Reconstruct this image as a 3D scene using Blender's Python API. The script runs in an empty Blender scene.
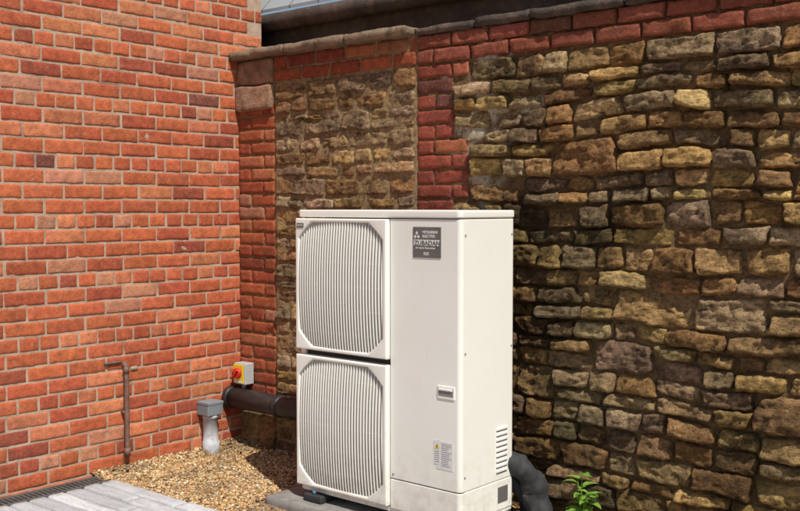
import bpy, bmesh, math, random
import numpy as np
from mathutils import Vector, noise, Matrix, Euler
random.seed(7); np.random.seed(7)
S = bpy.context.scene
D = bpy.data
def nz(x, y, z): return noise.noise(Vector((x, y, z)))
def fbm(x, y, z, o=3):
    s = 0; a = 1; t = 0
    for i in range(o):
        s += a*noise.noise(Vector((x, y, z))); t += a; a *= .5; x *= 2.03; y *= 2.03; z *= 2.03
    return s/t
def sstep(a, b, x):
    t = min(1, max(0, (x-a)/(b-a))); return t*t*(3-2*t)

# ---------------------------------------------------------------- materials
class NT:
    def __init__(s, name):
        s.m = D.materials.new(name); s.m.use_nodes = True
        s.n = s.m.node_tree.nodes; s.l = s.m.node_tree.links
        s.b = s.n['Principled BSDF']
        s.geo = s.n.new('ShaderNodeNewGeometry')
    def noise(s, scale, detail=4, rough=.6, stretch=None):
        n = s.n.new('ShaderNodeTexNoise'); n.inputs['Scale'].default_value = scale
        n.inputs['Detail'].default_value = min(detail, 5); n.inputs['Roughness'].default_value = rough
        v = s.geo.outputs['Position']
        if stretch:
            mp = s.n.new('ShaderNodeMapping'); mp.inputs['Scale'].default_value = stretch
            s.l.new(v, mp.inputs['Vector']); v = mp.outputs[0]
        s.l.new(v, n.inputs['Vector']); return n.outputs['Fac']
    def vor(s, scale, feature='F1'):
        n = s.n.new('ShaderNodeTexVoronoi'); n.inputs['Scale'].default_value = scale; n.feature = feature
        s.l.new(s.geo.outputs['Position'], n.inputs['Vector']); return n
    def rng(s, f, a, b, c=0., d=1.):
        n = s.n.new('ShaderNodeMapRange'); n.inputs[1].default_value = a; n.inputs[2].default_value = b
        n.inputs[3].default_value = c; n.inputs[4].default_value = d; s.l.new(f, n.inputs[0]); return n.outputs[0]
    def mix(s, f, a, b, mode='MIX'):
        n = s.n.new('ShaderNodeMix'); n.data_type = 'RGBA'; n.blend_type = mode
        for sock, v in ((n.inputs[0], f), (n.inputs[6], a), (n.inputs[7], b)):
            if isinstance(v, (int, float)): sock.default_value = v
            elif isinstance(v, tuple): sock.default_value = (*v, 1)
            else: s.l.new(v, sock)
        return n.outputs[2]
    def math(s, op, a, b):
        n = s.n.new('ShaderNodeMath'); n.operation = op
        for i, v in enumerate((a, b)):
            if isinstance(v, (int, float)): n.inputs[i].default_value = v
            else: s.l.new(v, n.inputs[i])
        return n.outputs[0]
    def attr(s, nm='Col'):
        n = s.n.new('ShaderNodeAttribute'); n.attribute_name = nm; return n.outputs['Color']
    def xyz(s):
        n = s.n.new('ShaderNodeSeparateXYZ'); s.l.new(s.geo.outputs['Position'], n.inputs[0]); return n.outputs
    def base(s, c):
        if isinstance(c, tuple): s.b.inputs['Base Color'].default_value = (*c, 1)
        else: s.l.new(c, s.b.inputs['Base Color'])
    def rough(s, r):
        if isinstance(r, (int, float)): s.b.inputs['Roughness'].default_value = r
        else: s.l.new(r, s.b.inputs['Roughness'])
    def bump(s, h, dist=.002, strength=1.):
        n = s.n.new('ShaderNodeBump'); n.inputs['Distance'].default_value = dist
        n.inputs['Strength'].default_value = strength
        s.l.new(h, n.inputs['Height']); s.l.new(n.outputs[0], s.b.inputs['Normal'])
def gray(t, f):
    cc = t.n.new('ShaderNodeCombineColor'); [t.l.new(f, cc.inputs[i]) for i in range(3)]; return cc.outputs[0]
def simple(name, col, rough=.5, var=.12, scale=8, bscale=150, bdist=.0004, metal=0, dirt=None):
    t = NT(name)
    f = t.rng(t.noise(scale, 4), .3, .7, 1-var, 1+var)
    c = t.mix(1., col, gray(t, f), 'MULTIPLY')
    if dirt: c = t.mix(t.rng(t.noise(scale*2.3, 5, .7), .50, .70, 0, .75), c, dirt)
    t.base(c); t.rough(rough); t.b.inputs['Metallic'].default_value = metal
    t.bump(t.noise(bscale, 3), bdist)
    return t.m

def brick_mat(name, dark=1., grime=.4):
    t = NT(name)
    c = t.attr()
    c = t.mix(1., c, gray(t, t.rng(t.noise(22, 5, .7), .3, .7, .70*dark, 1.27*dark)), 'MULTIPLY')
    n1 = t.noise(60, 4, .75)
    c = t.mix(t.rng(n1, .56, .74, 0, .6), c, (.60, .28, .16))
    c = t.mix(t.rng(n1, .42, .30, 0, .65), c, (.15, .045, .028))
    c = t.mix(t.rng(t.noise(2.2, 5, .75), .54, .74, 0, grime), c, (.13, .058, .038))
    c = t.mix(t.rng(t.noise(10, 5, .8), .62, .75, 0, .5), c, (.52, .38, .30))
    t.base(c); t.rough(.9); t.b.inputs['Specular IOR Level'].default_value = .2
    t.bump(t.math('ADD', t.noise(170, 4, .75), t.math('MULTIPLY', n1, 1.8)), .003)
    return t.m
def mortar_mat(name, a, b):
    t = NT(name)
    c = t.mix(t.rng(t.noise(14, 5, .7), .35, .65), a, b)
    c = t.mix(t.rng(t.noise(4, 5, .75), .50, .70, 0, .7), c, tuple(v*.35 for v in a))
    t.base(c); t.rough(.95)
    t.bump(t.noise(160, 4, .75), .004)
    return t.m
M_brick = brick_mat('brick_orange', 1., .5)
M_brickR = brick_mat('brick_red', .90, .9)
M_mort = mortar_mat('brick_mortar', (.40, .26, .18), (.53, .40, .30))
def stone_mat():
    t = NT('ironstone')
    c = t.attr()
    n1 = t.noise(17, 5, .75, stretch=(1, 1, 2.2)); n2 = t.noise(60, 5, .75)
    c = t.mix(1., c, gray(t, t.rng(n1, .3, .7, .48, 1.5)), 'MULTIPLY')
    c = t.mix(t.rng(n2, .53, .71, 0, .6), c, (.54, .33, .125))
    c = t.mix(t.rng(n2, .47, .35, 0, .75), c, (.075, .042, .019))
    n3 = t.noise(9, 5, .8)
    c = t.mix(t.rng(n3, .52, .66, 0, .8), c, (.080, .048, .025))
    c = t.mix(t.rng(n3, .36, .28, 0, .55), c, (.58, .44, .27))
    wz = t.rng(t.noise(2.7, 5, .78), .44, .62, 1., .42)          # broad weathering / sooty staining
    c = t.mix(1., c, gray(t, wz), 'MULTIPLY')
    z = t.xyz()[2]
    mossmask = t.math('MULTIPLY', t.rng(t.noise(6, 5, .8), .52, .66), t.rng(z, 1.0, .1, .0, .5))
    c = t.mix(mossmask, c, (.075, .08, .03))
    t.base(c); t.rough(.93); t.b.inputs['Specular IOR Level'].default_value = .2
    t.bump(t.math('ADD', n2, t.math('ADD', t.math('MULTIPLY', n1, 1.6), t.math('MULTIPLY', t.noise(220, 3, .7), .35))), .011)
    return t.m
M_stone = stone_mat()
def stone_mortar_mat():
    t = NT('lime_mortar')
    c = t.attr()
    n2 = t.noise(48, 5, .75)
    c = t.mix(1., c, gray(t, t.rng(n2, .3, .7, .5, 1.4)), 'MULTIPLY')
    c = t.mix(t.rng(t.noise(9, 5, .8), .52, .66, 0, .8), c, (.06, .038, .02))
    t.base(c); t.rough(.97); t.b.inputs['Specular IOR Level'].default_value = .1
    t.bump(t.math('ADD', t.noise(200, 3, .75), t.math('MULTIPLY', n2, 2)), .008)
    return t.m
M_smort = stone_mortar_mat()

# ---------------------------------------------------------------- helpers
def link(o, parent=None):
    S.collection.objects.link(o)
    if parent: o.parent = parent
    return o
def empty(name, loc=(0, 0, 0)):
    e = D.objects.new(name, None); e.location = loc; e.empty_display_size = .1; return link(e)
def meshobj(name, verts, faces, mat, parent=None, cols=None, smooth=True):
    me = D.meshes.new(name); me.from_pydata([tuple(v) for v in verts], [], faces)
    if cols is not None:
        a = me.color_attributes.new('Col', 'FLOAT_COLOR', 'POINT')
        c = np.ones((len(verts), 4), dtype=np.float32); c[:, :3] = np.array(cols)
        a.data.foreach_set('color', c.ravel())
    me.materials.append(mat)
    if smooth: me.polygons.foreach_set('use_smooth', [True]*len(me.polygons))
    me.update()
    return link(D.objects.new(name, me), parent)
def box(name, lo, hi, mat, parent=None, bev=.003, seg=2, smooth=True, rot=None):
    bm = bmesh.new(); bmesh.ops.create_cube(bm, size=1)
    lo = Vector(lo); hi = Vector(hi); c = (lo+hi)/2; s = hi-lo
    for v in bm.verts: v.co = Vector((v.co.x*s.x, v.co.y*s.y, v.co.z*s.z))
    if bev: bmesh.ops.bevel(bm, geom=bm.edges[:], offset=min(bev, min(s)*.45), segments=seg, profile=.5, affect='EDGES')
    me = D.meshes.new(name); bm.to_mesh(me); bm.free(); me.materials.append(mat)
    o = D.objects.new(name, me); o.location = c
    if rot: o.rotation_euler = rot
    if smooth and bev:
        me.polygons.foreach_set('use_smooth', [True]*len(me.polygons))
        w = o.modifiers.new('wn', 'WEIGHTED_NORMAL'); w.keep_sharp = False
    return link(o, parent)
def tube(name, pts, rad, mat, parent=None, seg=20, caps=True):
    if not isinstance(rad, (list, tuple)): rad = [rad]*len(pts)
    P = [Vector(p) for p in pts]; Vs = []; F = []
    up = Vector((.3, .5, .8)).normalized(); T = []
    for i in range(len(P)):
        a = P[max(i-1, 0)]; b = P[min(i+1, len(P)-1)]; T.append((b-a).normalized() if (b-a).length > 1e-7 else Vector((0, 0, 1)))
    n = T[0].cross(up).normalized()
    for i, p in enumerate(P):
        n = (n - T[i]*n.dot(T[i])).normalized(); b = T[i].cross(n)
        for k in range(seg):
            an = 2*math.pi*k/seg; Vs.append(p+(n*math.cos(an)+b*math.sin(an))*rad[i])
        if i:
            for k in range(seg):
                q = (i-1)*seg; k2 = (k+1) % seg
                F.append((q+k, q+k2, q+seg+k2, q+seg+k))
    if caps:
        F.append(tuple(range(seg))[::-1]); F.append(tuple(range((len(P)-1)*seg, len(P)*seg)))
    o = meshobj(name, Vs, F, mat, parent)
    if caps:
        o.data.polygons[-1].use_smooth = False; o.data.polygons[len(F)-2].use_smooth = False
    return o
def arc(p0, p1, p2, n=8):
    p0, p1, p2 = map(Vector, (p0, p1, p2)); r = []
    for i in range(n+1):
        t = i/n; r.append(p0*(1-t)**2+p1*2*t*(1-t)+p2*t*t)
    return r
class Blocks:
    def __init__(s): s.v = []; s.f = []; s.c = []
    def add(s, A, Z, fn, world, col):
        i0 = len(s.v); na = len(A); nzz = len(Z)
        for z in Z:
            for a in A:
                aa, n, zz = fn(a, z); s.v.append(world(aa, n, zz)); s.c.append(col)
        for j in range(nzz-1):
            for i in range(na-1):
                q = i0+j*na+i; s.f.append((q, q+1, q+na+1, q+na))
    def make(s, name, mat, parent): return meshobj(name, s.v, s.f, mat, parent, s.c)
W_left = lambda a, n, z: (n, a, z)
W_right = lambda a, n, z: (a, -n, z)
def jit(c, j):
    k = 1+random.uniform(-j, j); return (c[0]*k, c[1]*k*(1+random.uniform(-j, j)*.35), c[2]*k*(1+random.uniform(-j, j)*.35))
def edges(w, n, e=(0, .0025, .007)):
    L = list(e); mid = [e[-1]+(w-2*e[-1])*i/n for i in range(1, n)]
    return L+mid+[w-x for x in e[::-1]]
def prof(t): t = min(1, max(0, t)); return math.sqrt(max(0, 1-(1-t)**2))
def brick(B, a0, a1, z0, z1, world, col, front=.0060, back=-.004, rough=1.):
    off = random.uniform(-.0012, .0018)*rough; ta = random.uniform(-.012, .012)*rough; tz = random.uniform(-.02, .02)*rough
    sd = random.uniform(0, 50); ca = (a0+a1)/2; cz = (z0+z1)/2
    w = a1-a0; h = z1-z0
    A = [a0+x for x in edges(w, 8 if w > .15 else 5)]; Z = [z0+x for x in edges(h, 4)]
    def fn(a, z):
        d1 = min(a-a0, a1-a); d2 = min(z-z0, z1-z)
        p = prof(d1/.006)*prof(d2/.006)
        n = back+(front-back+off+(a-ca)*ta+(z-cz)*tz)*p
        n += .0014*rough*nz(a*40, z*40, sd)*p
        if p > .3:
            q = nz(a*16, z*16, sd+9)
            if q > .40: n -= (q-.40)*.014*rough
        aa = a+.0026*rough*nz(a*30, z*30, sd)+.001*nz(a*90, z*90, sd); zz = z+.0028*rough*nz(a*22+7, z*28, sd)+.001*nz(a*90, z*90, sd+5)+.002*nz(a*2, z*.5, 3)
        return aa, n, zz
    B.add(A, Z, fn, world, col)
def orange():
    r = random.random()
    if r < .52: c = (.49, .126, .054)
    elif r < .72: c = (.42, .096, .046)
    elif r < .88: c = (.55, .185, .088)
    elif r < .93: c = (.50, .215, .125)
    elif r < .985: c = (.33, .080, .045)
    else: c = (.19, .065, .048)
    return jit(c, .15)

# ================================================================= brick house
house = empty('brick_house')
B = Blocks()
Y0, Y1, HT = -4.2, .18, 3.5
C = .0768; J = .0090
r = 0; z = -.05
while z < HT:
    row = r % 4
    header = (row == 2)
    L = .112 if header else .226
    a = Y1 - (0 if header else (.0 if row % 2 == 0 else .112)) + (.056 if header else 0)
    while a > Y0:
        lo = max(a-L+J*random.uniform(.7, 1.3), Y0); hi = min(a, Y1)
        if hi-lo > .03: brick(B, lo, hi, z+J*random.uniform(.8, 1.2), z+C, W_left, orange())
        a -= L*random.uniform(.985, 1.015)
    z += C; r += 1
B.make('brick_face', M_brick, house)
def sheet(name, a0, a1, z0, z1, step, fn, world, mat, parent, colf=None):
    na = int((a1-a0)/step)+2; nn = int((z1-z0)/step)+2; V = []; Cc = []; F = []
    for j in range(nn):
        for i in range(na):
            a = a0+(a1-a0)*i/(na-1); z = z0+(z1-z0)*j/(nn-1); V.append(world(a, fn(a, z), z)); Cc.append(colf(a, z) if colf else (1, 1, 1))
            if i and j:
                q = j*na+i; F.append((q-na-1, q-na, q, q-1))
    return meshobj(name, V, F, mat, parent, Cc)
sheet('mortar_bed', Y0, Y1, -.05, HT, .018, lambda a, z: .0016+.0028*fbm(a*22, z*22, 1), W_left, M_mort, house)
def far_brick():
    t = NT('brick_plain'); b = t.n.new('ShaderNodeTexBrick')
    mp = t.n.new('ShaderNodeMapping'); mp.inputs['Rotation'].default_value = (math.radians(90), 0, 0); t.l.new(t.geo.outputs['Position'], mp.inputs[0]); t.l.new(mp.outputs[0], b.inputs['Vector'])
    b.inputs['Scale'].default_value = 1; b.inputs['Brick Width'].default_value = .225; b.inputs['Row Height'].default_value = .075; b.inputs['Mortar Size'].default_value = .006
    b.inputs['Color1'].default_value = (.45, .12, .05, 1); b.inputs['Color2'].default_value = (.36, .08, .04, 1); b.inputs['Mortar'].default_value = (.36, .24, .17, 1)
    t.base(b.outputs['Color']); t.rough(.9); return t.m
M_far = far_brick()
box('house_body', (-4, Y0, -.05), (-.004, Y1, HT), M_far, house, bev=0)
def slate_mat():
    t = NT('slate'); b = t.n.new('ShaderNodeTexBrick'); t.l.new(t.geo.outputs['Position'], b.inputs['Vector'])
    b.inputs['Scale'].default_value = 1; b.inputs['Brick Width'].default_value = .25; b.inputs['Row Height'].default_value = .14; b.inputs['Mortar Size'].default_value = .004
    b.inputs['Color1'].default_value = (.22, .25, .28, 1); b.inputs['Color2'].default_value = (.33, .36, .38, 1); b.inputs['Mortar'].default_value = (.03, .03, .035, 1)
    t.base(t.mix(t.rng(t.noise(9, 4), .4, .7, 0, .5), b.outputs['Color'], (.36, .37, .35))); t.rough(.6); t.bump(b.outputs['Fac'], .004, 1.); return t.m
M_slate = slate_mat()
def prism(name, verts, faces, mat, parent): return meshobj(name, verts, faces, mat, parent, smooth=False)
prism('roof', [(-4.2, Y0-.2, HT), (.15, Y0-.2, HT), (.15, Y1+.05, HT), (-4.2, Y1+.05, HT), (-2, Y0-.2, HT+1.6), (-2, Y1+.05, HT+1.6)],
      [(0, 3, 2, 1), (1, 2, 5, 4), (3, 0, 4, 5), (0, 1, 4), (2, 3, 5)], M_slate, house)

# ================================================================= stone garden wall
gw = empty('stone_garden_wall')
XA, XB, XC, XE = .325, 1.39, 1.63, 6.0
ZS = 2.163
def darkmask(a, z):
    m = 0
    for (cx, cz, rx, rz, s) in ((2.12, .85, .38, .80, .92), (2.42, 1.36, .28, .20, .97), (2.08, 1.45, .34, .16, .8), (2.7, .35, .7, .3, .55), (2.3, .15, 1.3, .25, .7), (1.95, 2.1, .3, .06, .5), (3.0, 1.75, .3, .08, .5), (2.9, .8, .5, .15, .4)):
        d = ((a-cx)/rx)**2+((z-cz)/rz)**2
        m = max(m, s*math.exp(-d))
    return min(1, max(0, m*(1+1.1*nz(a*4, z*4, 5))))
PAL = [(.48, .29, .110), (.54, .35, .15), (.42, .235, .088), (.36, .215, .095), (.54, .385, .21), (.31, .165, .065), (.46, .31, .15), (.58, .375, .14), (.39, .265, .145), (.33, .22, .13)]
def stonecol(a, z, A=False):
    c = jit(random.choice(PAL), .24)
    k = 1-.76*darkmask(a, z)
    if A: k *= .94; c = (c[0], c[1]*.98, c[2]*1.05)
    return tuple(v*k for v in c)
def warp(a, z, A):
    if A: amp = .012
    else: amp = .012+.016*sstep(1.7, 2.3, a)
    amp *= 1-sstep(1.95, 2.14, z)
    return amp*nz(a*1.3+.5*z, z*1.1, 8.)*1.6+amp*.5*nz(a*4.5, z*4, 18.)
def stone(Bk, a0, a1, z0, z1, A=False):
    ca = (a0+a1)/2; cz = (z0+z1)/2; sd = random.uniform(0, 99)
    g = .0035 if not A else .005
    a0 += g; a1 -= g; z0 += g*.7; z1 -= g*.7; w = a1-a0; h = z1-z0
    if w < .025 or h < .02: return
    fr = random.choice([.012, .020, .028, .038, .050])*random.uniform(.85, 1.15) if not A else random.uniform(.014, .026)
    ta = random.uniform(-.14, .14); tz = random.uniform(-.38, .06)
    if A: ta *= .4; tz *= .4
    cr = random.uniform(.05, .34)
    na = max(9, int(w/.0085)); nn = max(8, int(h/.0075))
    U = [-math.cos(math.pi*i/na)*.4+(-1+2*i/na)*.6 for i in range(na+1)]
    Vv = [-math.cos(math.pi*i/nn)*.4+(-1+2*i/nn)*.6 for i in range(nn+1)]
    rr = random.uniform(.008, .020) if not A else .012
    sk1, sk2 = random.uniform(-.14, .14), random.uniform(-.10, .10)
    strata = random.uniform(.4, 1.4)
    def fn(u, v):
        x = u*math.sqrt(1-cr*.5*v*v)*(1+sk1*v); y = v*math.sqrt(1-cr*.5*u*u)*(1+sk2*u)
        a = ca+x*w/2; z = cz+y*h/2
        e1 = 1-abs(u); e2 = 1-abs(v)
        p = prof(e1*w/2/rr)*prof(e2*h/2/rr)
        n = -.014+(fr+.014+(a-ca)*ta+(z-cz)*tz)*p
        k = 1 if not A else .6
        d = noise.voronoi(Vector((a*16, z*26, sd)))[0]
        n += p*k*(.014*fbm(a*11, z*17, sd, 2)+.008*fbm(a*34, z*60, sd, 3)+.011*(.45-d[0])*strata + .007*(d[1]-d[0]-.3))
        q = abs(nz(a*7, z*30, sd+4))
        if q < .07: n -= (.07-q)*.14*p*strata
        ed = 1-.6*min(e1, e2)
        a += ed*(.013*nz(a*13, z*13, sd)+.007*nz(a*40, z*40, sd))
        z += ed*(.010*nz(a*11, z*13, sd+30)+.006*nz(a*40, z*40, sd+30))
        return a, n, z+warp(a, z, A)
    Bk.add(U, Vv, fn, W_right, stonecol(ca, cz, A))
def run(Bk, a0, a1, z0, z1, lo, hi, A):
    b = a0
    while b < a1-.001:
        ww = random.uniform(lo, hi)
        if b+ww > a1-lo*.8: ww = a1-b
        stone(Bk, b, b+ww, z0, z1, A); b += ww
def fill(Bk, a0, a1, z0, z1, A=False):
    H = z1-z0; a = a0
    while a < a1-.001:
        if H > .118:
            w = random.uniform(.20, .40) if random.random() < .38 else -random.uniform(.35, .8)
            if a+abs(w) > a1-.14: w = math.copysign(a1-a, w)
            if 0 < w < .45: stone(Bk, a, a+w, z0, z1, A)
            else:
                w = abs(w); zm = z0+H*random.uniform(.36, .64)
                run(Bk, a, a+w, z0, zm, .11, .27, A); run(Bk, a, a+w, zm, z1, .11, .27, A)
            a += abs(w)
        else:
            w = min(random.uniform(.5, 1.2), a1-a)
            if a+w > a1-.12: w = a1-a
            run(Bk, a, a+w, z0, z1, .12, .27, A); a += w
def bands(z0, z1):
    L = [z0]
    while L[-1] < z1-.001:
        h = random.choice([.075, .088, .10, .11, .135, .15])*random.uniform(.92, 1.08)
        if L[-1]+h > z1-.06: h = z1-L[-1]
        L.append(L[-1]+h)
    return L
St = Blocks()
L = bands(-.08, ZS)
for i in range(len(L)-1): fill(St, XA+.005, XB-.005, L[i], L[i+1], True)
for a0, a1 in ((.005, .17), (.17, .325)): stone(St, a0, a1, .0, .235, True)
wide = [(-.08, .26, 0), (.26, .56, 1), (.56, .86, 0), (.86, 1.16, 1), (1.16, 1.46, 0), (1.46, 1.76, 1), (1.76, 2.06, 0), (2.06, ZS, 1)]
for z0, z1, wd in wide:
    L = bands(z0, z1)
    for i in range(len(L)-1): fill(St, (XC+.095 if wd else XC)+.004, XE, L[i], L[i+1])
St.make('stonework', M_stone, gw)
def whitem(a, z): return sstep(.0, .35, fbm(a*8, z*8, 3)+.38-1.7*abs(a-1.80)-.55*abs(z-1.85))
def mcol(a, z):
    if a < XB: return (.36, .25, .135)
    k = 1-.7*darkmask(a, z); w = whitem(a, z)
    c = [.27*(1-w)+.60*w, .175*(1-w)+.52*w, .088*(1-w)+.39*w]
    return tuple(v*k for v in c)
def mfn(a, z):
    if XA < a < XB: return .010+.008*fbm(a*14, z*14, 2)
    w = whitem(a, z) if a > XC+.05 else 0
    if a <= XA+.01 or XB <= a <= XC+.0: return .003
    if a < XC+.09: return .003+.008*w
    return -.005+.014*w+.016*fbm(a*12, z*12, 2)
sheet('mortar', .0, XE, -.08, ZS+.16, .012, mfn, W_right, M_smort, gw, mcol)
box('wall_core', (.002, .03, -.1), (XE, .24, ZS+.14), M_smort, gw, bev=0)
Bk = Blocks()
def redder(k=1.):
    r = random.random()
    c = (.32, .078, .050) if r < .6 else ((.26, .062, .042) if r < .8 else ((.38, .12, .065) if r < .93 else (.14, .055, .04)))
    return jit(tuple(v*k for v in c), .18)
def topred():
    c = redder(.92); return (c[0]*.95, c[1]*1.15, c[2]*1.05)
def dullorange():
    c = orange(); return tuple(v*.78 for v in c)
def course(a0, a1, z0, colf, off=0, L=.226, front=.012, rough=1.8):
    a = a0-off
    while a < a1-.001:
        lo = max(a, a0); hi = min(a+L, a1)
        if a1-hi < .04: hi = a1
        if hi-lo > .03: brick(Bk, lo+J/2, hi-J/2, z0+J*random.uniform(.85, 1.2), z0+.0755, W_right, colf(), front=front+random.uniform(-.002, .003), rough=rough)
        a = max(a+L, hi) if hi == a1 else a+L
z = .24; i = 0
while z < 2.0:
    course(.003, XA, z, dullorange, off=(0 if i % 2 else .112)); z += .0755; i += 1
zz = ZS-.0755*29; i = 0
while zz < ZS-.01:
    wd = any(a <= zz+.03 < b and w for a, b, w in wide)
    x1 = XC+.09 if wd else XC
    if wd: course(XB, x1, zz, redder, off=(0.112 if i % 2 else 0), L=.226)
    else: course(XB, x1, zz, redder, off=0, L=(.24 if i % 2 else .12))
    zz += .0755; i += 1
for k in range(2):
    course(XA-.0, XB, ZS+k*.0755, lambda: tuple(v*.72 for v in orange()), off=.112*k, front=.018, rough=2.4)
    course(XB, XE, ZS+k*.0755, topred, off=.112*(1-k), front=.018, rough=2.4)
Bk.make('brickwork', M_brickR, gw)
M_cope = simple('weathered_coping', (.20, .14, .09), .92, .4, 7, 70, .005, dirt=(.06, .045, .028))
M_pad = simple('weathered_padstone', (.26, .15, .09), .92, .4, 9, 70, .005, dirt=(.09, .05, .032))
M_darkcope = simple('blackened_coping', (.060, .044, .032), .85, .4, 6, 60, .006, dirt=(.16, .11, .07))
def rough_slab(name, lo, hi, mat, parent, amp=.006, step=.03):
    o = box(name, lo, hi, mat, parent, bev=0, smooth=False)
    bm = bmesh.new(); bm.from_mesh(o.data)
    s = Vector(hi)-Vector(lo)
    for ax in range(3):
        n = int(s[ax]/step)
        for k in range(1, n):
            co = Vector((0, 0, 0)); co[ax] = -s[ax]/2+s[ax]*k/n; no = Vector((0, 0, 0)); no[ax] = 1
            bmesh.ops.bisect_plane(bm, geom=bm.verts[:]+bm.edges[:]+bm.faces[:], plane_co=co, plane_no=no)
    for v in bm.verts:
        p = v.co+o.location
        e = sum(1 for ax in range(3) if abs(abs(v.co[ax])-s[ax]/2) < 1e-5)
        v.co += Vector((fbm(p.x*9, p.y*9, p.z*9), fbm(p.x*9+5, p.y*9, p.z*9), fbm(p.x*9, p.y*9+5, p.z*9)))*amp*1.5
        if e >= 2:
            for ax in range(3):
                if abs(v.co[ax]) > s[ax]/2-.02: v.co[ax] *= 1-.004/max(s[ax]/2, .02)
    bm.to_mesh(o.data); bm.free()
    o.data.polygons.foreach_set('use_smooth', [True]*len(o.data.polygons))
    return o
rough_slab('padstone', (.006, -.040, 2.015), (.318, .02, ZS+.0), M_pad, gw, .008, .016)
rough_slab('padstone_upper', (.006, -.026, ZS+.005), (.318, .02, ZS+.148), M_pad, gw, .008, .016)
x = .004
for w in (.47, .46, .45):
    rough_slab('coping_slab', (x, -.085, ZS+.153), (min(x+w-.004, XB+.0), .26, ZS+.205), M_cope, gw, .009, .018); x += w
x = XB+.004
while x < XE:
    w = random.uniform(.3, .5)
    rough_slab('coping_slate', (x, -.045+random.uniform(-.01, .01), ZS+.153), (min(x+w, XE)-.004, .27, ZS+.190+random.uniform(0, .02)), M_darkcope, gw, .009, .025); x += w
# outbuilding behind the wall
ob = empty('outbuilding')
M_tim = simple('dark_timber', (.055, .040, .030), .8, .4, 5, 60, .003, dirt=(.13, .09, .06))
box('back_wall', (-2.5, .42, 0), (XE, .6, 2.42), M_tim, ob, bev=.004)
box('fascia_board', (-2.5, .36, 2.38), (XE, .395, 2.65), M_tim, ob, bev=.004)
tube('gutter', [(-2.5, .31, 2.60), (0, .31, 2.60), (XE, .31, 2.60)], .055, M_tim, ob)
prism('slate_roof', [(-2.5, .30, 2.665), (XE, .30, 2.665), (XE, 3.2, 5.66), (-2.5, 3.2, 5.66), (-2.5, .30, 2.685), (XE, .30, 2.685), (XE, 3.2, 5.69), (-2.5, 3.2, 5.69)],
      [(0, 3, 2, 1), (4, 5, 6, 7), (0, 1, 5, 4), (1, 2, 6, 5), (3, 0, 4, 7)], M_slate, ob)

# ================================================================= ground
def ground_mat():
    t = NT('gravel_ground')
    v = t.vor(95)
    c = t.mix(t.rng(v.outputs['Color'], 0, 1), (.16, .10, .05), (.42, .30, .17))
    c = t.mix(t.rng(t.noise(3, 5), .45, .7, 0, .5), c, (.12, .09, .055))
    t.base(c); t.rough(.9); t.bump(t.rng(v.outputs['Distance'], 0, .8, 1, 0), .008); return t.m
M_ground = ground_mat()
meshobj('ground', [(-150, -150, -.006), (150, -150, -.006), (150, 150, -.006), (-150, 150, -.006)], [(0, 1, 2, 3)], M_ground, smooth=False)
bmi = bmesh.new(); bmesh.ops.create_icosphere(bmi, subdivisions=1, radius=1)
iv = np.array([v.co[:] for v in bmi.verts]); jf = np.array([[v.index for v in f.verts] for f in bmi.faces]); bmi.free()
def mound(x, y): return .014*nz(x*3, y*3, 2)+.008*nz(x*9, y*9, 4)+.008+.040*math.exp(-x/.10)+.025*math.exp(y/.09)
def pebbles(N, region, smin, smax):
    V = []; Cc = []
    pal = np.array([(.58, .38, .17), (.46, .28, .10), (.62, .47, .27), (.35, .20, .08), (.70, .60, .44), (.28, .19, .11), (.56, .34, .12), (.20, .12, .06), (.56, .33, .16)])
    for i in range(N):
        x = random.uniform(region[0], region[1]); y = random.uniform(region[2], region[3])
        if .98 < x < 2.4 and -.77 < y < -.13: continue
        if x > .14 and y < -1.01+.012*nz(x*9, 1, 1): continue
        if x < .16 and y < -1.03: continue
        s = random.uniform(smin, smax)*(1.5 if random.random() < .06 else 1)
        R = np.array(Euler((random.uniform(-.5, .5), random.uniform(-.5, .5), random.uniform(0, 6.3))).to_matrix())
        sc = np.array([random.uniform(.8, 1.4), random.uniform(.7, 1.1), random.uniform(.5, .8)])*s
        v = (iv*(1+np.random.uniform(-.16, .16, (12, 1)))*sc) @ R.T
        V.append(v+np.array([x, y, mound(x, y)+random.uniform(-.006, .004)]))
        dk = .6+.4*sstep(-.25, .35, nz(x*4, y*4, 7)+.25)
        Cc.append(np.tile(pal[random.randrange(9)]*random.uniform(.7, 1.15)*dk, (12, 1)))
    n = len(V); V = np.concatenate(V); Cc = np.concatenate(Cc)
    F = (jf[None]+12*np.arange(n)[:, None, None]).reshape(-1, 3)
    return V, Cc, F
p1 = pebbles(23000, (0.0, 1.45, -1.05, 0), .0042, .0085); p2 = pebbles(9000, (1.4, 3.2, -1.0, 0), .005, .010)
V = np.concatenate([p1[0], p2[0]]); Cc = np.concatenate([p1[1], p2[1]]); F = np.concatenate([p1[2], p2[2]+len(p1[0])])
t = NT('pebble'); t.base(t.mix(1., t.attr(), gray(t, t.rng(t.noise(160, 3), .3, .7, .75, 1.25)), 'MULTIPLY')); t.rough(.75)
meshobj('gravel', V, F.tolist(), t.m, None, Cc)
sheet('gravel_bed', 0.0, 3.3, -1.04, 0.0, .03, lambda a, y: mound(a, y)-.005, lambda a, n, y: (a, y, n), M_ground, None)
M_conc = simple('concrete', (.24, .23, .215), .9, .25, 9, 140, .0015, dirt=(.12, .105, .08))
rough_slab('concrete_plinth', (1.02, -.73, -.05), (2.38, -.14, .045), M_conc, None, .004, .03)
lv = []; lf = []
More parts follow.
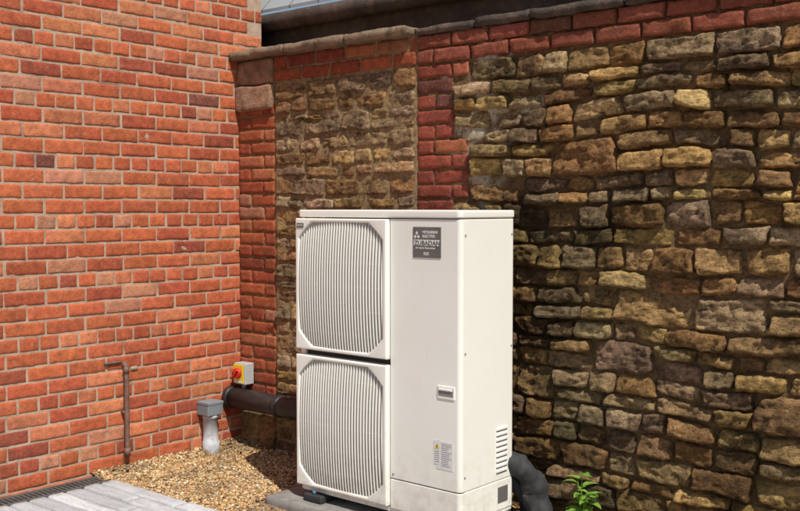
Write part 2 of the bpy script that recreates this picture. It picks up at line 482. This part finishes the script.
for i in range(46):
    x, y = random.choice([(random.uniform(.02, .12), random.uniform(-1, 0)), (random.uniform(.2, 1.0), random.uniform(-.12, -.02)), (random.uniform(1.9, 2.9), random.uniform(-.22, -.02)), (random.uniform(0, 1.4), random.uniform(-1, -.1))])
    s = random.uniform(.008, .020); zz = (mound(x, y) if not (.98 < x < 2.4 and y < -.13) else .048)+.012
    R = Euler((random.uniform(-.7, .7), random.uniform(-.7, .7), random.uniform(0, 6.3))).to_matrix(); i0 = len(lv)
    for q in ((-1.5, 0, 0), (-.5, -.6, .1), (.7, -.5, .25), (1.6, 0, .1), (.6, .55, .3), (-.6, .5, .15)): lv.append(R @ (Vector(q)*s)+Vector((x, y, zz)))
    lf.append((i0, i0+1, i0+2, i0+3, i0+4, i0+5))
meshobj('dead_leaves', lv, lf, simple('dead_leaf', (.20, .11, .05), .8, .5, 60), None)
# paving
pv = empty('paving')
def pav_mat():
    t = NT('grey_paving')
    c = t.attr(); n1 = t.noise(14, 5, .75, stretch=(.5, 3, 1)); n2 = t.noise(70, 5, .75)
    c = t.mix(t.rng(n1, .42, .66, 0, .7), c, (.30, .32, .34))
    c = t.mix(t.rng(n2, .55, .68, 0, .6), c, (.18, .17, .15))
    t.base(c); t.rough(.8); t.bump(t.math('ADD', n1, n2), .004); return t.m
Pb = Blocks(); y = -1.0; k = 0
while y > -3.6:
    x = .165; first = True
    while x < 3.4:
        w = random.uniform(.35, .62)
        if first: w = [.62, .38, .5][k % 3]; first = False
        g = random.uniform(.44, .66); col = (g*.97, g*1.01, g*1.05)
        x1 = x+w; y0 = y-.098; y1 = y
        A = [x+.003+q for q in edges(w-.006, 12, (0, .003, .010))]; Z = [y0+.003+q for q in edges(y1-y0-.006, 5, (0, .003, .010))]
        def fn(a, b, x=x, x1=x1, y0=y0, y1=y1, o=random.uniform(-.003, .003), sd=random.uniform(0, 9)):
            d = min(a-x-.003, x1-.003-a, b-y0-.003, y1-.003-b)
            return a+.003*nz(a*15, b*40, sd), .004+(.026+o)*prof(d/.012)+.003*nz(a*14, b*40, 1), b+.004*nz(a*12, b*30, sd)
        Pb.add(A, Z, fn, lambda a, n, b: (a, b, n), col); x = x1
    y -= .10; k += 1
Pb.make('paving_setts', pav_mat(), pv)
prism('paving_bed', [(.165, -3.6, .014), (3.4, -3.6, .014), (3.4, -1.0, .014), (.165, -1.0, .014)], [(0, 1, 2, 3)], simple('bedding_sand', (.10, .09, .075), .95), pv)
dr = empty('drainage_channel')
M_blk = simple('black_plastic', (.022, .022, .024), .45, .2, 10, 120, .0005, dirt=(.07, .06, .05))
M_drain = simple('drain_galv', (.09, .09, .09), .5, .2, 10, 100, .0005, dirt=(.16, .12, .08))
box('channel_base', (.035, -3.6, -.04), (.160, -1.03, .004), M_blk, dr, bev=.003)
box('rail', (.035, -3.6, .005), (.047, -1.03, .028), M_drain, dr, bev=.002)
box('rail', (.148, -3.6, .005), (.160, -1.03, .028), M_drain, dr, bev=.002)
y = -1.04
while y > -3.6:
    box('grate_bar', (.048, y-.012, .008), (.147, y, .024), M_drain, dr, bev=.002); y -= .026

# ================================================================= heat pump
U = empty('heat_pump_unit', (1.163, -.625, 0))
def paint_mat(nm='cream_powder_coat', k=1.):
    t = NT(nm)
    c = t.mix(t.rng(t.noise(2.5, 4), .35, .7), (.85*k, .835*k, .775*k), (.81*k, .795*k, .73*k))
    z = t.xyz()[2]
    n = t.noise(18, 5, .75)
    c = t.mix(t.math('MULTIPLY', t.rng(z, .45, .1, 0, .5), t.rng(n, .44, .70)), c, (.42, .35, .25))
    c = t.mix(t.rng(t.noise(9, 5, .8, stretch=(3, 3, .35)), .60, .80, 0, .22), c, (.50, .46, .38))
    t.base(c); t.rough(t.rng(n, .3, .7, .30, .48)); t.bump(t.noise(500, 2), .00025); return t.m
M_w = paint_mat(); M_sl = paint_mat('grille_plastic', .82)
M_cav = simple('fan_cavity', (.045, .045, .045), .7)
W, Dp = .974, .402
def unit_shell(name, s0, s1, t0, t1, z0, z1, rad, corners, mat=M_w, bev=.003):
    P = []
    for (cx, cy, dx, dy, fl) in ((s0, t0, 1, 1, corners[0]), (s1, t0, -1, 1, corners[1]), (s1, t1, -1, -1, corners[2]), (s0, t1, 1, -1, corners[3])):
        r_ = rad if fl else .002
        ox, oy = cx+dx*r_, cy+dy*r_
        st = {(1, 1): 180, (-1, 1): 270, (-1, -1): 0, (1, -1): 90}[(dx, dy)]
        for k in range(7):
            an = math.radians(st+15*k); P.append((ox+r_*math.cos(an), oy+r_*math.sin(an)))
    n = len(P); cxm = (s0+s1)/2; cym = (t0+t1)/2; V = []; F = []
    rings = [(z0, bev), (z0+bev*.3, bev*.3), (z0+bev, 0), (z1-bev, 0), (z1-bev*.3, bev*.3), (z1, bev)]
    for z, ins in rings:
        for x, y in P:
            V.append((x-math.copysign(ins, x-cxm), y-math.copysign(ins, y-cym), z))
    for j in range(len(rings)-1):
        for k in range(n): F.append((j*n+k, j*n+(k+1) % n, (j+1)*n+(k+1) % n, (j+1)*n+k))
    F.append(tuple(range(n))[::-1]); F.append(tuple(range((len(rings)-1)*n, len(rings)*n)))
    o = meshobj(name, V, F, mat, U)
    o.modifiers.new('wn', 'WEIGHTED_NORMAL')
    return o
unit_shell('body', .002, W-.004, .034, Dp-.004, .108, 1.398, .012, (0, 0, 1, 1))
unit_shell('service_cover', .583, W, .0, Dp, .238, 1.398, .022, (0, 1, 1, 0))
unit_shell('service_base_cover', .583, W, .0, Dp, .100, .233, .022, (0, 1, 1, 0))
unit_shell('lid', -.005, W+.003, -.006, Dp+.004, 1.402, 1.436, .024, (1, 1, 1, 1), bev=.006)
unit_shell('base_pan', .004, W-.004, .006, Dp-.006, .082, .105, .012, (1, 1, 1, 1))
unit_shell('left_side_post', 0, .03, .012, .035, .108, 1.398, .004, (1, 0, 0, 1))
box('cavity_back', (.03, .028, .118), (.578, .036, 1.392), M_cav, U, bev=0)
def fan_panel(nm, z0, z1):
    s0, s1 = .0, .577; t0, t1 = -.024, .020
    cx, cz = (s0+s1)/2, (z0+z1)/2; hw, hh = (s1-s0)/2, (z1-z0)/2
    iw, ih, R = hw-.022, hh-.018, .345
    angs = [2*math.pi*k/120 for k in range(120)]
    c0 = math.atan2(hh, hw); angs += [c0, math.pi-c0, math.pi+c0, 2*math.pi-c0]
    for v in (math.acos(iw/R), math.asin(ih/R)): angs += [v, math.pi-v, math.pi+v, 2*math.pi-v]
    angs = sorted(set(round(a, 5) for a in angs))
    def rd(a, w, h):
        c, s = abs(math.cos(a)), abs(math.sin(a)); return min(w/c if c > 1e-6 else 9, h/s if s > 1e-6 else 9)
    V = []; n = len(angs)
    def ring(f, t):
        for a in angs:
            q = f(a); V.append((cx+q*math.cos(a), t, cz+q*math.sin(a)))
    b = .006
    ring(lambda a: rd(a, hw, hh), t1)
    ring(lambda a: rd(a, hw, hh), t0+b)
    ring(lambda a: rd(a, hw-b*.3, hh-b*.3), t0+b*.3)
    ring(lambda a: rd(a, hw-b, hh-b), t0)
    ring(lambda a: min(R, rd(a, iw, ih))+.004, t0)
    ring(lambda a: min(R, rd(a, iw, ih)), t0+.004)
    ring(lambda a: min(R, rd(a, iw, ih)), t1)
    F = []
    for j in range(6):
        for k in range(n): F.append((j*n+k, j*n+(k+1) % n, (j+1)*n+(k+1) % n, (j+1)*n+k))
    o = meshobj(nm+'_frame', V, F, M_w, U); o.modifiers.new('wn', 'WEIGHTED_NORMAL')
    p = .0172; k = -int(iw/p)-1; bm = bmesh.new()
    bul = lambda x, z: -.026*max(0, 1-(x*x+z*z)/(R*R))**.8
    while k*p < iw:
        x = k*p+.004; k += 1
        if abs(x) > iw-.004: continue
        h = min(ih, math.sqrt(max(0, R*R-x*x)))+.003
        w2 = .0034
        prof2 = [(-w2, .014), (-w2, -.008), (-w2*.5, -.0135), (w2*.5, -.0135), (w2, -.008), (w2, .014)]
        vs = []; m = 16
        for j in range(m+1):
            zz = -h+2*h*j/m; vs.append([bm.verts.new((cx+x+q[0], q[1]+bul(x, zz), cz+zz)) for q in prof2])
        for j in range(m):
            for i in range(5): bm.faces.new((vs[j][i], vs[j][i+1], vs[j+1][i+1], vs[j+1][i]))
            bm.faces.new((vs[j][5], vs[j][0], vs[j+1][0], vs[j+1][5]))
    bmesh.ops.recalc_face_normals(bm, faces=bm.faces[:])
    me = D.meshes.new(nm+'_slats'); bm.to_mesh(me); bm.free(); me.materials.append(M_sl); link(D.objects.new(nm+'_slats', me), U)
    for q in (-.22, -.11, 0, .11, .22):
        hh2 = min(iw, math.sqrt(R*R-q*q)); V = []; F = []; m = 18
        for j in range(m+1):
            x = -hh2+2*hh2*j/m; y = bul(x, q)
            V += [(cx+x, y-.002, cz+q-.003), (cx+x, y-.002, cz+q+.003), (cx+x, y+.008, cz+q+.003), (cx+x, y+.008, cz+q-.003)]
            if j:
                b0 = 4*j
                for i in range(4): F.append((b0-4+i, b0-4+(i+1) % 4, b0+(i+1) % 4, b0+i))
        meshobj(nm+'_rib', V, F, M_sl, U, smooth=False)
fan_panel('upper_fan_grille', .772, 1.396)
fan_panel('lower_fan_grille', .112, .744)
M_gry = simple('badge_grey', (.13, .12, .115), .45, .1)
M_lt = simple('print_white', (.68, .68, .66), .5, .05)
M_ink = simple('print_black', (.04, .04, .04), .6, .05)
M_inkg = simple('ink_grey', (.25, .25, .25))
M_yel = simple('print_yellow', (.75, .50, .04), .5, .05)
def text(nm, s, loc, size, mat, rot=(math.pi/2, 0, 0), sx=1.):
    cu = D.curves.new(nm, 'FONT'); cu.body = s; cu.size = size; cu.extrude = .0003; cu.offset = size*.022
    o = D.objects.new(nm, cu)
    me = D.meshes.new_from_object(o); o2 = D.objects.new(nm, me); me.materials.clear(); me.materials.append(mat)
    o2.location = loc; o2.rotation_euler = rot; o2.scale = (sx, 1, 1); D.objects.remove(o); return link(o2, U)
box('maker_badge', (.715, -.003, 1.232), (.868, .001, 1.364), M_gry, U, bev=.001)
text('badge_text', 'MITSUBISHI', (.768, -.0035, 1.336), .0165, M_lt)
text('badge_text', 'ELECTRIC', (.768, -.0035, 1.319), .0165, M_lt)
for (a, b) in ((.737, 1.338), (.728, 1.322), (.746, 1.322)):
    meshobj('badge_mark', [(a-.008, -.0036, b), (a, -.0036, b-.009), (a+.008, -.0036, b), (a, -.0036, b+.009)], [(0, 1, 2, 3)], M_lt, U, smooth=False)
box('badge_band', (.720, -.0036, 1.283), (.863, -.0028, 1.309), M_lt, U, bev=0)
text('badge_text', 'ZUBADAN', (.724, -.0042, 1.286), .0275, M_gry, sx=1.08)
text('badge_text', 'air source heat pumps', (.730, -.0035, 1.270), .012, M_lt)
text('badge_text', 'R32', (.775, -.0035, 1.243), .018, M_lt)
box('logo_tag', (.012, -.027, 1.352), (.058, -.0235, 1.374), M_gry, U, bev=.001)
text('tag_text', 'ELECTRIC', (.015, -.0275, 1.360), .009, M_lt)
box('handle_frame', (.852, -.004, .632), (.944, .002, .688), M_w, U, bev=.002)
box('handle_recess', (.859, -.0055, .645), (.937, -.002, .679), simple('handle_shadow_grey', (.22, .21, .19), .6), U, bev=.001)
box('handle_lip', (.862, -.010, .668), (.934, -.003, .678), M_w, U, bev=.002)
box('rating_label', (.845, -.0012, .325), (.935, .001, .448), M_lt, U, bev=0)
yy = .435
while yy > .335:
    w_ = random.uniform(.03, .058); box('label_line', (.872, -.0018, yy), (.872+w_, -.001, yy+.0022), M_inkg, U, bev=0); yy -= .0085
box('warning_label', (.832, -.0016, .345), (.866, .0008, .448), M_lt, U, bev=0)
meshobj('warning_triangle', [(.836, -.0022, .412), (.862, -.0022, .412), (.849, -.0022, .438)], [(0, 1, 2)], M_yel, U, smooth=False)
box('warning_symbol', (.847, -.0028, .417), (.851, -.0018, .429), M_ink, U, bev=0)
yy = .400
while yy > .352: box('label_line', (.837, -.0022, yy), (.861, -.0014, yy+.0022), M_inkg, U, bev=0); yy -= .009
for i in range(9):
    z = .272+i*.0235
    box('side_louvre', (W-.001, .262, z), (W+.007, .345, z+.014), M_w, U, bev=.005)
    box('side_louvre_slot', (W-.001, .264, z-.004), (W+.0015, .343, z), M_cav, U, bev=0)
box('side_grommet', (W-.001, .275, .135), (W+.004, .350, .205), M_gry, U, bev=.002)
for zz in (.30, .83, 1.33):
    for tt in (.03, .375):
        tube('screw', [(W-.001, tt, zz), (W+.003, tt, zz)], .0045, M_inkg, U, seg=10)
tube('screw', [(.60, .0, .258), (.60, -.003, .258)], .005, M_inkg, U, seg=10)
M_rub = simple('rubber', (.03, .03, .032), .8, .2)
M_blue = simple('blue_plastic', (.06, .13, .22), .5)
for s in (.06, .76):
    box('anti_vibration_foot', (s, -.04, .043), (s+.12, Dp+.03, .080), M_rub, U, bev=.008)
    tube('foot_bolt', [(s+.06, -.022, .078), (s+.06, -.022, .098)], .009, M_blue, U, seg=12)

# ================================================================= pipework
pp = empty('black_trunking')
tube('pipe_run', [(.03, -.095, .312), (.5, -.095, .310), (1.24, -.095, .302)], .060, M_blk, pp, seg=28)
tube('pipe_run_end', [(.004, -.095, .312), (.010, -.095, .312), (.04, -.095, .312), (.045, -.095, .312)], [.055, .066, .066, .060], M_blk, pp, seg=28)
for x in (.42, .95): tube('pipe_collar', [(x, -.095, .310), (x+.002, -.095, .310), (x+.05, -.095, .310), (x+.052, -.095, .310)], [.060, .064, .064, .060], M_blk, pp, seg=28)
ip = empty('insulated_pipe')
def lumpy(name, pts, r, amp, seg=36):
    o = tube(name, pts, r, M_rub, ip, seg=seg)
    me = o.data; cen = [Vector(p) for p in pts]
    for v in me.vertices:
        c = cen[v.index//seg]; d = v.co-c; p = v.co
        k = 1+amp*(fbm(p.x*14, p.y*14, p.z*9, 3)*1.6+.5*(.3-abs(nz(p.x*30, p.y*30, p.z*12))))
        v.co = c+d*k
    me.update(); return o
pts = arc((2.02, -.30, .31), (2.17, -.20, .33), (2.19, -.13, .16), 40)+arc((2.19, -.13, .156), (2.21, -.11, .05), (2.27, -.13, -.03), 24)[1:]
lumpy('lagging_wrap', pts, [.036+.022*min(1, i/40) for i in range(len(pts))], .32)
pts = arc((2.02, -.22, .20), (2.13, -.16, .22), (2.13, -.10, .09), 24)+arc((2.13, -.10, .08), (2.13, -.09, .02), (2.18, -.09, -.03), 10)[1:]
lumpy('lagging_wrap', pts, [.040]*len(pts), .25)

# ================================================================= isolator switch
iso = empty('isolator_switch')
M_isog = simple('isolator_grey', (.42, .43, .43), .5, .08)
M_ye = simple('isolator_yellow', (.75, .52, .03), .4, .06)
M_re = simple('isolator_red', (.58, .03, .02), .4, .06)
box('enclosure', (.035, -.085, .392), (.135, -.014, .520), M_isog, iso, bev=.006, seg=3)
box('yellow_plate', (.042, -.096, .400), (.128, -.086, .512), M_ye, iso, bev=.003)
tube('red_knob', [(.085, -.096, .462), (.085, -.112, .462), (.085, -.114, .462)], [.031, .030, .027], M_re, iso, seg=28)
box('knob_grip', (.078, -.128, .434), (.092, -.113, .490), M_re, iso, bev=.004, rot=(0, math.radians(35), 0))
box('print_label', (.050, -.0972, .404), (.120, -.0955, .418), M_lt, iso, bev=0)
tube('cable_gland', [(.085, -.05, .393), (.085, -.05, .366)], .013, M_isog, iso, seg=14)

# ================================================================= gully downpipe
gp = empty('gully_pipe')
M_gr = simple('grey_pvc', (.20, .225, .25), .45, .15)
M_grl = simple('light_grey_pvc', (.46, .49, .53), .5, .15, dirt=(.3, .27, .22))
gy = -.285
box('hopper', (.004, gy-.056, .240), (.108, gy+.056, .315), M_gr, gp, bev=.006, seg=3)
box('hopper_lid', (.003, gy-.058, .302), (.110, gy+.058, .320), M_gr, gp, bev=.003, seg=2)
tube('standpipe', [(.058, gy, .242), (.058, gy, .222), (.058, gy, .220), (.059, gy, .12), (.060, gy, .09), (.062, gy, .085), (.063, gy, .04), (.063, gy, -.02)], [.047, .047, .043, .044, .045, .050, .050, .050], M_grl, gp, seg=28)

# ================================================================= old pipe on the wall
cp = empty('copper_pipe')
M_rust = simple('oxidised_copper', (.16, .085, .065), .6, .35, 20, 120, .001, dirt=(.26, .17, .12))
py = -.834
pts = arc((.006, py-.0, .598), (.032, py, .600), (.032, py, .560), 8)+[(.032, py, .45), (.032, py, .3), (.032, py, .2), (.032, py, .12), (.032, py, .10)]
tube('pipe', pts, .0135, M_rust, cp, seg=18)
tube('pipe_socket', [(.032, py, .585), (.032, py, .55)], .0165, M_rust, cp, seg=18)
tube('pipe_socket', [(.032, py, .14), (.032, py, .098)], .017, M_rust, cp, seg=18)
box('pipe_clip', (.0, py-.02, .33), (.034, py+.02, .345), M_rust, cp, bev=.003)
rough_slab('old_bracket', (.006, py+.04, .552), (.012, py+.09, .580), simple('stained_metal', (.30, .25, .20), .7, .3), cp, .002, .01)
rough_slab('wall_strip', (.006, py-.125, .604), (.016, py-.015, .622), M_rust, cp, .003, .01)  # thin brown strip on the brick face, left of the pipe top

# ================================================================= weed
def leafmat():
    t = NT('weed_leaf')
    c = t.mix(t.rng(t.noise(30, 4), .35, .65), (.15, .32, .04), (.28, .46, .08))
    t.base(c); t.rough(.5)
    tr = t.n.new('ShaderNodeBsdfTranslucent'); t.l.new(c, tr.inputs['Color'])
    mx = t.n.new('ShaderNodeMixShader'); mx.inputs[0].default_value = .4
    t.l.new(t.b.outputs[0], mx.inputs[1]); t.l.new(tr.outputs[0], mx.inputs[2]); t.l.new(mx.outputs[0], t.n['Material Output'].inputs['Surface'])
    return t.m
M_leaf = leafmat()
def weed(name, loc, h, n, seed):
    rs = random.Random(seed); e = empty(name, loc); V = []; F = []
    for sidx in range(4):
        an0 = rs.uniform(0, 6.3); lean = rs.uniform(.1, .45) if sidx else .05; hh = h*(1 if sidx == 0 else rs.uniform(.5, .9))
        top = Vector((math.cos(an0)*lean*hh, math.sin(an0)*lean*hh*.6, hh))
        st = arc((0, 0, 0), (top.x*.2, top.y*.2, hh*.6), top, 8)
        tube('stem', st, [.003-.0002*i for i in range(9)], M_leaf, e, seg=8)
        for k in range(n):
            t_ = .3+.7*k/(n-1); p = st[min(8, int(t_*8))]; an = k*2.4+an0
            d = Vector((math.cos(an), math.sin(an), rs.uniform(.1, .7))).normalized(); Lf = h*rs.uniform(.24, .38)*(1.15-.4*t_); wf = Lf*rs.uniform(.22, .30)
            sd = d.cross(Vector((0, 0, 1))).normalized(); nrm = sd.cross(d)
            i0 = len(V); m = 7
            for j in range(m+1):
                q = j/m; ww = wf*math.sin(math.pi*min(1, q**.75))*(1+.15*math.sin(j*3)); c = p+d*Lf*q-nrm*Lf*.35*q*q
                V += [c-sd*ww+nrm*ww*.35, c, c+sd*ww+nrm*ww*.35]
                if j:
                    b = i0+3*j; F += [(b-3, b-2, b+1, b), (b-2, b-1, b+2, b+1)]
    meshobj('leaves', V, F, M_leaf, e)
weed('weed_plant', (2.43, -.13, .0), .27, 8, 3)
weed('weed_plant', (2.62, -.07, .0), .10, 5, 9)

# ================================================================= light / sky / camera
sd = Vector((.86, -.40, 1.36)).normalized()
el = math.asin(sd.z); az = math.atan2(sd.x, sd.y)
w = D.worlds.new('World'); S.world = w; w.use_nodes = True
nt = w.node_tree; sky = nt.nodes.new('ShaderNodeTexSky'); sky.sky_type = 'NISHITA'; sky.sun_disc = False
sky.sun_elevation = el; sky.sun_rotation = az
bg = nt.nodes['Background']; bg.inputs[1].default_value = .09; nt.links.new(sky.outputs[0], bg.inputs[0])
sl = D.lights.new('sun', 'SUN'); sl.energy = 5; sl.angle = math.radians(.5); sl.color = (1, .95, .86)
so = D.objects.new('sun', sl); so.rotation_euler = sd.to_track_quat('Z', 'Y').to_euler(); link(so)
cam = D.cameras.new('camera'); co = D.objects.new('camera', cam); link(co)
co.location = (4.637, -3.957, 1.45)
pt = math.radians(2.79); fw = Vector((-.648*math.cos(pt), .7615*math.cos(pt), -math.sin(pt)))
co.rotation_euler = fw.to_track_quat('-Z', 'Y').to_euler()
cam.sensor_width = 36; cam.lens = 44.82; cam.clip_end = 500; cam.clip_start = .05
S.camera = co
S.view_settings.view_transform = 'Standard'; S.view_settings.look = 'None'; S.view_settings.exposure = 0
